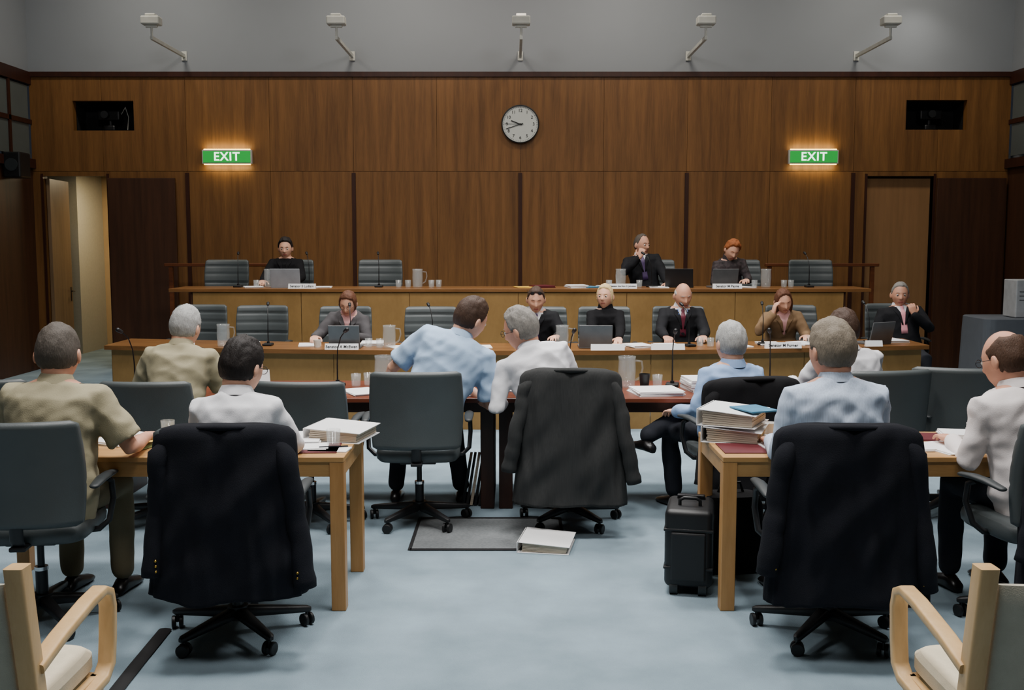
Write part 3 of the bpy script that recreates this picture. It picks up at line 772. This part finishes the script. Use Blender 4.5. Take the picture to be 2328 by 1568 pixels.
R=root('dais_desk','straight honey-wood desk on raised dais','desk',(0,0,0))
b=NB(); box(b,(.09,12.25,1.18),(7.95,.62,.04),.004); fin(b,'desktop',m_desktop,R)
for k in range(6):
    xa=-3.62+1.23*k; b=NB(); box(b,(xa+.615,11.97,.58),(1.224,.03,1.16),.002); fin(b,'front_panel',m_desk,R)
for xe in (-3.63,3.77):
    b=NB(); box(b,(xe,12.22,.6),(.03,.5,1.16)); fin(b,'end_panel',m_walld,R)
for xa,xb in ((-4.50,-3.02),(3.28,4.75)):
    R=root('dais_handrail','dark timber handrail at end of dais','handrail',(0,13.72,.45),0,'dais handrails')
    b=NB(); box(b,((xa+xb)/2,0,.975),(xb-xa,.08,.04),.008); fin(b,'rail',m_rail,R)
    e=xa if xa<0 else xb; s=1 if xa<0 else -1
    b=NB(); box(b,(e+.08*s,0,.255),(.05,.05,1.4),.004); fin(b,'post',m_rail,R)
    b=NB(); box(b,((xb if xa<0 else xa)-.06*s,0,.48),(.05,.05,.95),.004); fin(b,'post',m_rail,R)

# ------------------------------------------------------------ witness tables
def wtable(xa,xb):
    R=root('witness_table','long dark reddish timber witness table','table',((xa+xb)/2,7.12,0),0,'long witness tables'); W=xb-xa
    b=NB(); box(b,(0,0,.725),(W,.86,.03),.005); fin(b,'tabletop',m_mid,R)
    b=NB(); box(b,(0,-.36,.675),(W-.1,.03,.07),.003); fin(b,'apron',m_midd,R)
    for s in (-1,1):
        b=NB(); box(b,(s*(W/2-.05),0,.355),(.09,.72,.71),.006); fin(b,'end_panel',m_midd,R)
wtable(-2.72,-.11); wtable(-.09,2.52)
# ------------------------------------------------------------ near tables
def ntable(xa,xb,lab):
    R=root('side_table',lab,'table',((xa+xb)/2,5.18,0),0,'pale timber tables'); W=xb-xa
    b=NB(); box(b,(0,0,.728),(W,.66,.026),.004); fin(b,'tabletop',m_table,R)
    b=NB()
    for s in (-1,1): box(b,(0,s*.305,.68),(W-.13,.03,.07),.002)
    for s in (-1,1): box(b,(s*(W/2-.02),0,.68),(.03,.53,.07),.002)
    fin(b,'apron',m_table,R)
    for sx in (-1,1):
        for sy in (-1,1):
            b=NB(); box(b,(sx*(W/2-.035),sy*.295,.3575),(.068,.068,.715),.004)
            fin(b,'leg',m_tableleg,R)
ntable(-2.62,-.785,'pale timber table with binders and papers on it'); ntable(.985,2.82,'pale timber table with stacked ring binders')

# ------------------------------------------------------------ foreground armchairs
def armchair(loc,lab):
    R=root('wooden_armchair',lab,'armchair',loc,0,'pale wooden armchairs')
    b=NB(); rg=[]
    for z,k in ((.40,.9),(.41,1),(.45,1.0),(.465,.94)): rg.append(sring(V(0,.04,z),.255*k,.255*k,6,40))
    loft(b,rg); fin(b,'seat',m_cream,R)
    b=NB(); rg=[]
    for i in range(13):
        z=.50+.35*i/12
        rg.append(sring(V(0,-.225-.06*(i/12),z),.238,.018*(1 if 0<i<12 else .5),6,40,V(1,0,0),V(0,1,0),lambda t,x,y:(x,y-.25*(.05-x*x))))
    loft(b,rg); fin(b,'back_pad',m_creamb,R)
    for sd in (-1,1):
        b=NB(); rg=[]
        for y,z in ((-.24,0),(-.215,.3),(-.225,.5),(-.258,.7),(-.29,.90)):
            rg.append(sring(V(.275*sd,y,z),.026,.030,8,24))
        loft(b,rg); fin(b,'back_post',m_beech,R,sharp=.6)
        b=NB(); P=[V(.285*sd,-.24,.60),V(.29*sd,-.1,.635),V(.292*sd,.10,.665),V(.292*sd,.20,.67),V(.292*sd,.245,.65),V(.292*sd,.26,.60),V(.29*sd,.255,.50),V(.288*sd,.245,.42),V(.286*sd,.20,.385),V(.28*sd,.0,.375)]
        rg=[]
        for k,p in enumerate(P):
            d=(P[min(k+1,9)]-P[max(k-1,0)]).normalized(); ax=V(1,0,0); ay=ax.cross(d).normalized(); rg.append(sring(p,.026,.015,5,20,ax,ay))
        loft(b,rg); fin(b,'armrest',m_beech,R,sharp=.9)
        b=NB(); box(b,(.265*sd,.20,.20),(.042,.042,.40),.006); fin(b,'front_leg',m_beech,R)
    b=NB(); box(b,(0,.21,.37),(.5,.025,.06),.004); box(b,(0,-.21,.37),(.5,.025,.06),.004)
    for sd in (-1,1): box(b,(.265*sd,0,.37),(.025,.42,.06),.004)
    fin(b,'seat_frame',m_beech,R)
armchair((-1.57,2.98,0),'pale beech armchair with cream fabric seat'); armchair((1.515,2.98,0),'pale beech armchair with cream fabric seat')

# ------------------------------------------------------------ small things
def mic():
    R=root('gooseneck_microphone','black gooseneck desk microphone','microphone',(0,0,0),0,'gooseneck microphones')
    b=NB(); box(b,(0,0,.012),(.09,.12,.024),.008); tube(b,[V(0,.01,.02),V(0,.01,.04)],.014,12); fin(b,'base',m_black,R)
    b=NB(); tube(b,[V(0,.01,.03),V(0,.01,.15),V(0,.02,.25),V(-.01,.06,.34),V(-.02,.12,.385)],[.006,.005,.004,.004,.004],8); gn=fin(b,'gooseneck',m_blackm,R)
    b=NB(); tube(b,[V(-.02,.12,.385),V(-.025,.15,.40)],[.013,.015],12,True); fin(b,'capsule',m_black,gn)
    return R
mc=mic(); mc.location=(-2.34,yd(-2.34)+.3,.74)
TM=.74
for x,y,z,r in [(-.75,9.95,TM,.2),(-1.53,9.95,TM,0),(1.69,10.0,TM,.3),(2.42,10.15,TM,-.3),(3.5,10.3,TM,0),
    (-3.19,12.3,1.2,0),(-1.55,12.3,1.2,0),(1.63,12.3,1.2,.6),(3.46,12.3,1.2,0),(-2.36,12.3,1.2,.2),
    (-1.22,7.3,TM,pi+.5),(-2.62,7.3,TM,pi-.6),(1.11,7.25,TM,pi-.2),(1.80,7.3,TM,pi-.5),(.40,7.3,TM,pi)]:
    clone(mc,(x,y,z),r)
def glass_():
    b=NB(); lathe(b,[(.001,.003),(.028,.003),(.031,.006),(.036,.088),(.034,.088),(.029,.010),(.001,.010)],20); o=fin(b,'water_glass',m_glass,sharp=3); tag(o,'clear glass water tumbler','glass','water tumblers'); return o
g=glass_(); g.location=(-1.77,5.36,TM)
for x,y,z in [(-.875,5.10,TM),(-2.6,10.0,TM),(-2.5,10.02,TM),(-1.35,9.9,TM),(-1.24,9.85,TM),(.66,9.9,TM),(1.79,10.0,TM),(1.88,9.95,TM),(1.97,10.0,TM),
    (-2.95,12.2,1.2),(-1.31,12.2,1.2),(-1.2,12.2,1.2),(-.93,12.2,1.2),(-.85,12.25,1.2),(1.12,12.2,1.2),(1.47,12.2,1.2),(2.80,12.2,1.2),(3.14,12.2,1.2),(3.22,12.2,1.2),
    (-2.55,7.25,TM),(-2.45,7.3,TM),(-1.08,7.25,TM),(-1.0,7.3,TM),(1.0,7.2,TM),(-1.95,7.0,TM),(2.9,10.2,TM)]: clone(g,(x,y,z))
def jug():
    R=root('water_jug','clear glass water jug with handle','jug',(0,0,0),0,'glass water jugs')
    b=NB(); lathe(b,[(.001,.003),(.05,.003),(.056,.012),(.062,.12),(.058,.19),(.062,.215),(.059,.215),(.055,.19),(.058,.12),(.052,.014),(.001,.012)],28); fin(b,'jug_body',m_glass,R,sharp=3)
    b=NB(); tube(b,[V(.058,0,.185),V(.10,0,.18),V(.108,0,.13),V(.09,0,.07),V(.058,0,.05)],.007,8); fin(b,'handle',m_glass,R,sharp=3)
    return R
j=jug(); j.location=(.79,7.2,TM)
for x,y,z,r in [(-.89,7.25,TM,1),(-2.74,9.98,TM,.5),(-1.15,9.85,TM,0),(.47,9.85,TM,0),(-2.8,12.2,1.2,2),(-1.09,12.2,1.2,0),(1.26,12.25,1.2,2),(2.93,12.2,1.2,1)]: clone(j,(x,y,z),r)
def laptop(mat,loc,rz,lab,w=.32):
    R=root('laptop',lab,'laptop',loc,rz,'open laptops')
    b=NB(); box(b,(0,0,.01),(w,.23,.018),.004); fin(b,'keyboard_base',mat,R)
    b=NB(); box(b,(0,.135,.115),(w,.012,.215),.004,(radians(-14),0,0)); fin(b,'screen_lid',mat,R)
laptop(m_lap,(-1.56,9.9,TM),pi,'grey laptop open on committee desk',.29)
laptop(m_lap,(.78,9.92,TM),pi,'silver laptop open on committee desk',.31)
laptop(m_lap,(3.52,10.3,TM),pi+.5,'silver laptop open on committee desk',.30)
laptop(m_lsc,(-2.60,12.25,1.2),pi,'pale laptop open on dais desk',.34)
laptop(m_lapd,(1.95,12.3,1.2),pi-.2,'black laptop open on dais desk',.32)
laptop(m_lap,(2.42,12.2,1.2),pi+.1,'grey laptop open on dais desk',.30)
def plate(x,y,z,txt,w=.31,rz=0):
    R=root('name_plate','white name plate on committee desk','name plate',(x,y,z),rz,'name plates')
    b=NB(); loft(b,[[V(sx,-.025,0),V(sx,.025,0),V(sx,.004,.055),V(sx,-.004,.055)] for sx in (-w/2,w/2)],True,0,False); fin(b,'card',m_paper,R)
    if txt: textmesh('lettering',txt,m_ink,R,(0,-.0165,.027),(radians(69),0,0))
plate(-1.575,yd(-1.575)+.04,TM,'Senator A McEwen'); plate(.88,yd(.88)+.04,TM,''); plate(1.44,yd(1.44)+.04,TM,''); plate(2.54,yd(2.54)+.04,TM,'Senator M Furner',.34); plate(3.45,yd(3.45)+.04,TM,'',.16)
plate(-2.38,11.98,1.2,'Senator S Ludlam'); plate(1.26,11.98,1.2,'Senator the Hon D Johnston'); plate(2.44,11.98,1.2,'Senator M Payne',.33)
def papers(x,y,z,w=.21,d=.297,h=.012,rz=0.,mat=m_paper,lab='loose stack of white papers'):
    b=NB(); n=max(1,min(5,int(h/.004)))
    for k in range(n): box(b,(random.uniform(-.006,.006)*(n>1),random.uniform(-.006,.006)*(n>1),h*(k+.5)/n),(w,d,h/n*.96),0,(0,0,random.uniform(-.05,.05)*(n>1)))
    o=fin(b,'paper_stack',mat,None,(x,y,z),rz); tag(o,lab,'papers','papers on desks'); return o
for x,dy,h,rz in [(-3.2,.3,.006,.3),(-2.6,.45,.01,0),(-1.95,.42,.008,.2),(-1.35,.5,.03,.1),(-1.05,.3,.004,.4),(-.3,.35,.006,.1),(.15,.4,.01,0),(.95,.42,.008,.1),(1.2,.35,.02,.3),(1.5,.42,.01,.2),(2.15,.3,.008,.2),(2.5,.4,.015,0),(2.85,.4,.012,.4),(3.8,.45,.02,.2)]:
    papers(x,yd(x)+dy,TM,.21,.29,h,rz)
for x,h,rz,m in [(-3.0,.012,.3,m_paper),(-2.2,.01,.1,m_paper),(.35,.025,.4,m_mar),(.75,.03,.2,m_paper),(.9,.012,.5,m_teal),(1.1,.02,.1,m_paper),(.15,.008,.2,m_yel),(2.66,.01,.4,m_paper),(1.7,.01,0,m_paper)]:
    papers(x,12.25,1.2,.21,.29,h,rz,m,'papers and folders on dais desk')
for x,y,w,h,rz,m in [(-1.7,6.95,.21,.01,.2,m_paper),(-1.0,6.95,.21,.012,.5,m_paper),(-1.5,7.2,.3,.004,0,m_paper),(-.2,6.92,.3,.006,.1,m_paper),(.95,6.92,.3,.03,.15,m_paper),(1.3,7.1,.25,.08,.1,m_paper),(1.75,7.0,.28,.02,.3,m_paper),
    (-2.6,6.95,.32,.006,0,m_mar),(-.75,6.98,.32,.006,.1,m_mar),(2.0,6.9,.25,.01,.5,m_yel),(2.3,6.95,.25,.01,.5,m_paper),(-.45,7.15,.22,.01,.2,m_paper),(.1,7.1,.22,.01,-.2,m_paper),(.5,6.95,.32,.006,.05,m_mar)]:
    papers(x,y,TM,w,.297,h,rz,m,'papers and pads on the long table')
for x,y,w,d,h,rz,m in [(-1.30,5.30,.3,.21,.012,.1,m_paper),(-1.07,5.28,.21,.297,.02,.1,m_paper),(-1.0,5.05,.32,.24,.006,.05,m_mar),(-1.0,5.06,.2,.14,.012,.1,m_paper),(-.88,5.02,.19,.12,.006,-.1,m_paper),(-1.95,5.25,.21,.297,.02,-.5,m_paper),(-1.78,5.1,.06,.24,.012,-.4,m_green),(-1.7,5.32,.26,.2,.004,.1,m_yel),(-1.55,5.05,.32,.24,.006,.05,m_mar),
    (1.18,5.05,.34,.24,.006,0,m_mar),(1.28,5.07,.12,.18,.01,.1,m_paper),(1.9,5.1,.21,.297,.015,.2,m_paper),(2.12,5.05,.21,.297,.01,.3,m_paper),(2.2,5.33,.3,.2,.008,-.1,m_mar),(2.35,5.33,.3,.18,.03,-.2,m_paper),(1.3,5.28,.16,.12,.006,0,m_yel)]:
    papers(x,y,TM,w,d,h,rz,m,'papers and pads on pale timber table')
b=NB(); loft(b,[[V(sx,-.04,0),V(sx,.04,0),V(sx,.004,.15),V(sx,-.004,.15)] for sx in (-.05,.05)],True,0,False); o=fin(b,'tent_card',m_paper,None,(-1.66,6.95,TM),.5); tag(o,'white folded card standing on long table','card')
def binder(loc,rz,lab,t=.07,cov=m_paper):
    R=root('ring_binder',lab,'binder',loc,rz,'ring binders')
    b=NB(); box(b,(0,0,.002),(.29,.32,.004),.001); box(b,(0.005,0,t*.86),(.29,.32,.004),.001,(0,radians(3.5),0)); box(b,(-.147,0,t/2),(.004,.32,t),.001); fin(b,'cover',cov,R)
    b=NB()
    for k in range(6): box(b,(.005+random.uniform(-.004,.004),0,.006+t*.74*(k+.5)/6),(.25,.297,t*.73/6*.85),0,(0,radians(k*.5),0))
    fin(b,'pages',m_paper2,R)
binder((-.87,5.35,TM),radians(-12),'white ring binder of documents on table',.07)
binder((1.14,5.32,TM),radians(-20),'white ring binder at bottom of pile',.08)
binder((1.13,5.32,TM+.082),radians(-26),'thick white ring binder on top of pile',.085)
papers(1.22,5.26,TM+.160,.16,.2,.008,.4,m_teal,'teal cover sheet on binder pile')
binder((.20,5.92,0),radians(-10),'white ring binder lying on carpet',.06)
b=NB(); tube(b,[V(0,0,0),V(.13,.03,0)],.004,8,True); o=fin(b,'pen',m_navy,None,(-.93,5.03,TM+.012)); tag(o,'dark ballpoint pen lying on notepaper','pen')
def cup(x,y,z,m,lab,h=.09):
    b=NB(); lathe(b,[(.001,0),(.028,0),(.038,h),(.036,h),(.027,.006),(.001,.006)],20); o=fin(b,'cup',m,None,(x,y,z)); tag(o,lab,'cup')
cup(.905,7.15,TM,m_black,'black takeaway coffee cup',.10); cup(-1.84,9.93,TM,m_cup,'white china cup on desk',.07); cup(-2.35,7.2,TM,m_cup,'white china cup on desk',.07); cup(1.35,5.45,TM,m_cup,'white cup on pale table',.06)
for k in range(5):
    b=NB(); box(b,(0,0,.155),(.018,.30,.30),.002,(0,radians(9),0)); o=fin(b,'document_file',[m_black,m_char,m_paper2][k%3],None,(-.30+.027*k,6.98,0),.0); tag(o,'document file standing on floor beside table','file','files standing under table')
R=root('wheeled_case','black wheeled pilot case standing on carpet','case',(.90,5.22,0),radians(-12))
b=NB(); box(b,(0,0,.235),(.235,.33,.39),.03,seg=4); box(b,(0,-.172,.20),(.17,.02,.24),.008); fin(b,'case_body',m_black,R)
for z in (.14,.33):
    b=NB(); box(b,(0,0,z),(.243,.338,.014),.004); fin(b,'ridge',m_black,R)
b=NB(); tube(b,[V(-.05,-.05,.42),V(-.05,-.05,.455),V(-.03,-.05,.467),V(.03,-.05,.467),V(.05,-.05,.455),V(.05,-.05,.42)],.009,10); fin(b,'carry_handle',m_black,R)
b=NB(); box(b,(0,.1,.435),(.14,.04,.03),.006); fin(b,'telescopic_handle',m_blackm,R)
for s in (-1,1):
    b=NB(); tube(b,[V(s*.07-.02,-.13,.037),V(s*.07+.02,-.13,.037)],.037,20); fin(b,'wheel',m_armpad,R)
b=NB(); box(b,(0,.13,.022),(.18,.03,.044),.006); fin(b,'foot',m_black,R)
R=root('document_bag','black document bag standing under table','bag',(1.16,5.50,0),.1)
b=NB(); rg=[]
for z,k in ((0,.92),(.02,1),(.2,1.0),(.36,.96),(.41,.85),(.42,.5)): rg.append(sring(V(0,0,z),.17*k,.11*k,4,32,V(1,0,0),V(0,1,0)))
loft(b,rg); fin(b,'bag_body',m_blackcl,R); b=NB(); tube(b,[V(-.07,0,.41),V(-.05,0,.47),V(.05,0,.47),V(.07,0,.41)],.008,8); fin(b,'bag_handle',m_black,R)
R=root('floor_hatch','carpeted floor access hatch with black frame','floor hatch',(-.14,6.18,0))
b=NB()
for s in (-1,1): box(b,(s*.44,0,.003),(.02,.70,.006)); box(b,(0,s*.34,.003),(.88,.03,.006))
fin(b,'hatch_frame',m_tape,R); b=NB(); box(b,(0,0,.002),(.86,.66,.004)); fin(b,'hatch_cover',m_hatch,R)
b=NB(); tube(b,[V(-1.50,3.2,.006),V(-1.53,3.7,.006),V(-1.55,4.2,.006),V(-1.56,4.6,.006)],[.03]*4,8,flat=.25,up=(0,0,1)); o=fin(b,'cable_cover',m_tape); tag(o,'black cable cover strip on carpet','cable cover')
R=root('cloth_table','table covered with draped grey cloth','table',(6.15,13.1,0))
b=NB(); rg=[]
for z,k in ((.80,.3),(.80,.97),(.79,1.0),(.6,1.015),(.3,1.03),(.02,1.05)):
    rg.append(sring(V(0,0,z),.42*k,.40*k,7,96,V(1,0,0),V(0,1,0),lambda t,x,y,z=z:(x*(1+.012*sin(t*22)*(.8-z)*1.6),y*(1+.012*sin(t*22)*(.8-z)*1.6))))
loft(b,rg); fin(b,'tablecloth',m_cloth,R)
R=root('equipment_box','white metal equipment box on cloth table','box',(6.30,13.0,.80))
b=NB(); box(b,(0,0,.235),(.34,.34,.46),.012); fin(b,'casing',m_appl,R)
b=NB()
for k in range(3): box(b,(-.08,-.172,.32-.05*k),(.1,.003,.006))
fin(b,'vent_slots',m_ink,R); b=NB(); box(b,(.08,-.174,.36),(.05,.008,.03),.002); fin(b,'switch',m_black,R)
R=root('wall_speaker','black loudspeaker mounted on side wall','speaker',(XL+.14,13.55,2.86))
b=NB(); box(b,(0,0,-.17),(.22,.3,.32),.02); fin(b,'cabinet',m_black,R); b=NB(); tube(b,[V(0,-.15,-.17),V(0,-.162,-.17)],.08,20); fin(b,'cone',m_armpad,R)

# ------------------------------------------------------------ lights
def area(x,y,z,sx,sy,e,col=(1,.95,.88),rot=(0,0,0),spread=115):
    l=bpy.data.lights.new('ceiling_or_fill_light','AREA'); l.shape='RECTANGLE'; l.size=sx; l.size_y=sy; l.energy=e; l.color=col; l.spread=radians(spread)
    o=bpy.data.objects.new('ceiling_or_fill_light',l); COL.objects.link(o); o.location=(x,y,z); o.rotation_euler=rot
for x,k in ((-2.4,.72),(0,1.25),(2.4,.72)):
    for y,e in ((1.6,40),(4.6,88),(8.0,85),(10.2,80)): area(x,y,6.1,.9,.9,e*k,(1,.97,.94))
for x in (-4.6,-1.6,1.6,4.8): area(x,12.6,6.0,.8,.4,38,(1,.92,.80),(radians(18),0,0),140)
for x in (-2.5,2.5): area(x,5.5,5.6,1.0,.5,50,(1,.97,.94),(radians(58),0,0),150)  # added frontal fill that lifts the committee faces, no fitting here
area(0,12.9,4.5,3,.3,11,(1,.86,.76),(radians(125),0,0),180)  # added wide uplight standing in for the arm lamps' glow on upper wall
area(-5.7,16.0,2.75,.5,.5,34,(1,.82,.52),(0,0,0),180); area(5.3,13.9,5.0,.4,.3,3)
W=bpy.data.worlds.new('world'); SC.world=W; W.use_nodes=True
W.node_tree.nodes['Background'].inputs[0].default_value=(.7,.8,1,1); W.node_tree.nodes['Background'].inputs[1].default_value=.02
# ------------------------------------------------------------ camera
cd=bpy.data.cameras.new('camera'); cam=bpy.data.objects.new('camera',cd); COL.objects.link(cam)
cd.sensor_width=36; cd.lens=36*2400/2328; cam.location=(0,0,1.75); cam.rotation_euler=(radians(90-5.69),0,0); cd.clip_end=60
SC.camera=cam
